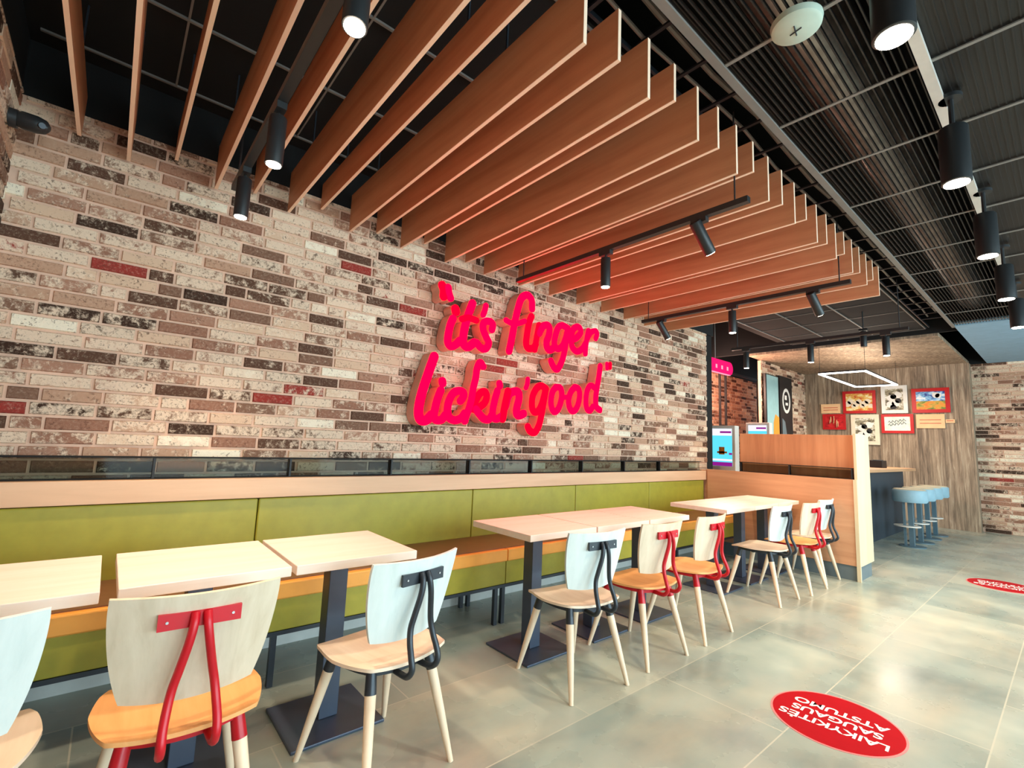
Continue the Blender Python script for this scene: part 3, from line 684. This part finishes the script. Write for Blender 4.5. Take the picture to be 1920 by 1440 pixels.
picture(3.42, 2.32, 2.80, 2.83, 'frame_red', 'art_field', 'red-framed picture of a pale yellow field, upper left of the group', 0.06, 0, field)
picture(2.70, 2.31, 2.25, 2.91, 'white', 'art_grey', 'white-framed picture at the top middle, just below the light frame', 0.07, 0, people)
picture(2.18, 2.31, 1.58, 2.82, 'frame_red', 'art_sky', 'red-framed landscape with blue sky, right end of the picture group', 0.07, 0, land)
picture(3.84, 1.95, 3.38, 2.31, 'frame_red', 'art_red', 'small red picture with pale splash, lowest at the left', 0.05, 0, splash)
picture(3.28, 1.62, 2.76, 2.29, 'mat_cream', 'art_grey', 'cream-framed black and white picture partly hidden by the divider end', 0.08, 0, people)
picture(2.72, 1.88, 2.17, 2.29, 'frame_red', 'art_white', 'red-framed white card with handwriting, lower middle', 0.055, 0, script_lines)
for (y0, z0, y1, z1, lb) in ((3.87, 2.33, 3.48, 2.55, 'small peach text plaque left of the yellow field picture'), (2.13, 1.99, 1.68, 2.28, 'peach text plaque below the blue sky landscape'), (1.67, 2.10, 1.53, 2.17, 'tiny pale tag right of the peach plaque')):
    t = thing('wall_plaque', (PX, (y0+y1)/2, (z0+z1)/2), lb, 'plaque')
    a, h = abs(y0-y1)/2, (z1-z0)/2
    MB().box(-0.012, -a, -h, 0, a, h).build('board', 'tag_peach', t)
    q = MB()
    for k in range(2 if h > 0.05 else 1): q.box(-0.0135, -a*0.75, h*0.2-k*h*0.5-0.006, -0.012, a*0.75, h*0.2-k*h*0.5+0.006)
    q.build('text_line', 'frame_red', t)
t = thing('rectangular_lamp', (10.85, 2.58, 2.8), 'rectangular white light frame hung before the picture wall', 'lamp')
a, b_ = 1.12, 0.36; w_ = 0.035
MB().box(-a, -b_, 0, a, -b_+w_, 0.02).box(-a, b_-w_, 0, a, b_, 0.02).box(-a, -b_+w_, 0, -a+w_, b_-w_, 0.02).box(a-w_, -b_+w_, 0, a, b_-w_, 0.02).build('light_tube', 'led_glow', t)
MB().box(-a, -b_, 0.021, a, -b_+w_, 0.045).box(-a, b_-w_, 0.021, a, b_, 0.045).box(-a, -b_+w_, 0.021, -a+w_, b_-w_, 0.045).box(a-w_, -b_+w_, 0.021, a, b_-w_, 0.045).build('housing', 'lamp_black', t)
q = MB()
for sx in (-1, 1):
    for sy in (-1, 1): q.tube([(sx*(a-0.02), sy*(b_-0.02), 0.045), (sx*(a-0.02), sy*(b_-0.02), 0.5)], 0.003, 6)
q.build('wire', 'lamp_black', t)
light('AREA', 'lamp_light', (10.85, 2.58, 2.78), 40, (1.0, 0.86, 0.7), (10.85, 2.58, 0), shape='RECTANGLE', size=2.0, size_y=0.6)
light('AREA', 'lamp_uplight', (10.85, 2.58, 2.86), 10, (1.0, 0.86, 0.7), (10.85, 2.58, 5), shape='RECTANGLE', size=2.0, size_y=0.6)

# menu banners in front of the alcove wall
t = thing('hanging_banner', (10.77, 4.15, 1.5), 'tall pale blue banner with an orange lower corner', 'banner')
MB().box(-0.34, -0.02, -0.2, 0.34, 0.02, 1.52).build('panel', 'black', t)
MB().box(-0.29, -0.024, -0.18, 0.31, -0.0205, 1.50).build('print', 'banner_blue', t)
q = MB(); q.add([(-0.02, -0.028, -0.18), (0.31, -0.028, -0.18), (0.31, -0.028, 0.62), (0.12, -0.028, 0.68), (0.02, -0.028, 0.5), (-0.02, -0.024, -0.18), (0.31, -0.024, -0.18), (0.31, -0.024, 0.62), (0.12, -0.024, 0.68), (0.02, -0.024, 0.5)],
    [(0, 1, 2, 3, 4), (9, 8, 7, 6, 5), (0, 5, 6, 1), (1, 6, 7, 2), (2, 7, 8, 3), (3, 8, 9, 4), (4, 9, 5, 0)]); q.build('orange_shape', 'banner_orange', t)
t = thing('hanging_banner', (11.52, 4.15, 1.5), 'tall black banner with a white round emblem', 'banner')
MB().box(-0.35, -0.02, -0.2, 0.35, 0.02, 1.56).build('panel', 'black', t)
q = MB()
for k in range(32):
    a0, a1 = 2*PI*k/32, 2*PI*(k+1)/32
    P = [(0.22*math.cos(a0), -0.026, 1.02+0.28*math.sin(a0)), (0.22*math.cos(a1), -0.026, 1.02+0.28*math.sin(a1)), (0.165*math.cos(a1), -0.026, 1.02+0.21*math.sin(a1)), (0.165*math.cos(a0), -0.026, 1.02+0.21*math.sin(a0))]
    q.add(P+[(p[0], -0.021, p[2]) for p in P], [(0, 1, 2, 3), (7, 6, 5, 4), (0, 4, 5, 1), (1, 5, 6, 2), (2, 6, 7, 3), (3, 7, 4, 0)])
q.box(-0.05, -0.026, 0.92, 0.08, -0.021, 0.98).box(-0.09, -0.026, 1.04, 0.02, -0.021, 1.14)
q.build('emblem', 'white', t)
q = MB(); q.add([(-0.25, -0.024, -0.18), (0.12, -0.024, -0.18), (-0.1, -0.024, 0.55), (-0.25, -0.024, 0.62), (-0.25, -0.021, -0.18), (0.12, -0.021, -0.18), (-0.1, -0.021, 0.55), (-0.25, -0.021, 0.62)], [(0,1,2,3),(7,6,5,4),(0,4,5,1),(1,5,6,2),(2,6,7,3),(3,7,4,0)]); q.build('grey_stripe', 'kick_grey', t)

# kitchen side: pink sign, kiosks, black frame
t = thing('pink_light_sign', (8.6, 4.3, 2.95), 'glowing pink oblong sign hanging over the kitchen opening', 'sign')
q = MB(); pts = []
for k in range(9): a = -PI/2+PI*k/8; pts.append((0.52+0.12*math.cos(a), 0.125*math.sin(a)))
for k in range(9): a = PI/2+PI*k/8; pts.append((-0.62+0.12*math.cos(a), 0.125*math.sin(a)))
m_ = len(pts); q.add([(p[0], -0.04, p[1]) for p in pts]+[(p[0], 0.04, p[1]) for p in pts], [tuple(range(m_)), tuple(reversed(range(m_, 2*m_)))]+[(i, i+m_, (i+1) % m_+m_, (i+1) % m_) for i in range(m_)])
q.build('sign_box', 'far_pink', t)
q = MB(); q.box(-0.6, -0.05, -0.135, 0.52, 0.0, -0.127)
for k in range(5): q.box(-0.5+k*0.22, -0.044, -0.05, -0.44+k*0.22, -0.0405, 0.02)
q.build('light_edge', 'far_pink_light', t)
MB().tube([(0, 0, 0.12), (0, 0, 1.25)], 0.012, 8).build('hanger', 'tee_grey', t)
def kiosk(x, y, label, h=1.76):
    t = thing('order_kiosk', (x, y, 0), label, 'kiosk', 'self-service order kiosks')
    MB().box(0, -0.22, 0.92, 0.14, 0.22, h).box(0.02, -0.16, 0.0, 0.12, 0.16, 0.92).build('housing', 'white_plastic', t, bevel=0.01)
    s = MB().box(-0.004, -0.17, 1.12, 0.0, 0.17, h-0.05).build('screen', 'screen_cyan', t)
    MB().box(-0.006, -0.17, h-0.16, -0.0042, 0.17, h-0.05).box(-0.006, -0.17, 1.20, -0.0042, 0.17, 1.23).build('white_band', 'screen_white', s)
    MB().box(-0.0065, -0.16, h-0.12, -0.0061, 0.02, h-0.09).box(-0.006, -0.17, 1.12, -0.0042, 0.17, 1.18).box(-0.006, -0.17, 1.30, -0.0042, -0.12, 1.33).build('purple_band', 'screen_purple', s)
    MB().box(-0.006, -0.05, 1.30, -0.0042, 0.04, 1.42).box(-0.006, -0.09, 1.32, -0.0042, 0.07, 1.35).build('item_picture', 'banner_orange', s)
    MB().box(-0.03, -0.14, 0.95, 0.0, 0.04, 1.04).build('card_reader', 'kick_grey', t)
    return t
kiosk(7.5, 3.66, 'white order kiosk with cyan screen beside the end of the brick wall')
kiosk(9.5, 3.93, 'farther white order kiosk half hidden behind the divider', 1.92)
t = thing('metal_screen', (10.05, 5.0, 0), 'black metal post screen standing in the kitchen opening', 'screen')
q = MB()
for dx in (0.15, 0.42, 2.1): MB().box(dx-0.02, -0.02, 0, dx+0.02, 0.02, 3.2).build('post', 'black', t)
for zz in (1.7, 3.1): MB().box(0.13, -0.015, zz, 2.12, 0.015, zz+0.05).build('crossbar', 'black', t)
light('POINT', 'kitchen_fill', (9.6, 4.6, 2.7), 110, (1.0, 0.6, 0.45), shadow_soft_size=0.2)  # unseen fill light, added to brighten the kitchen bricks
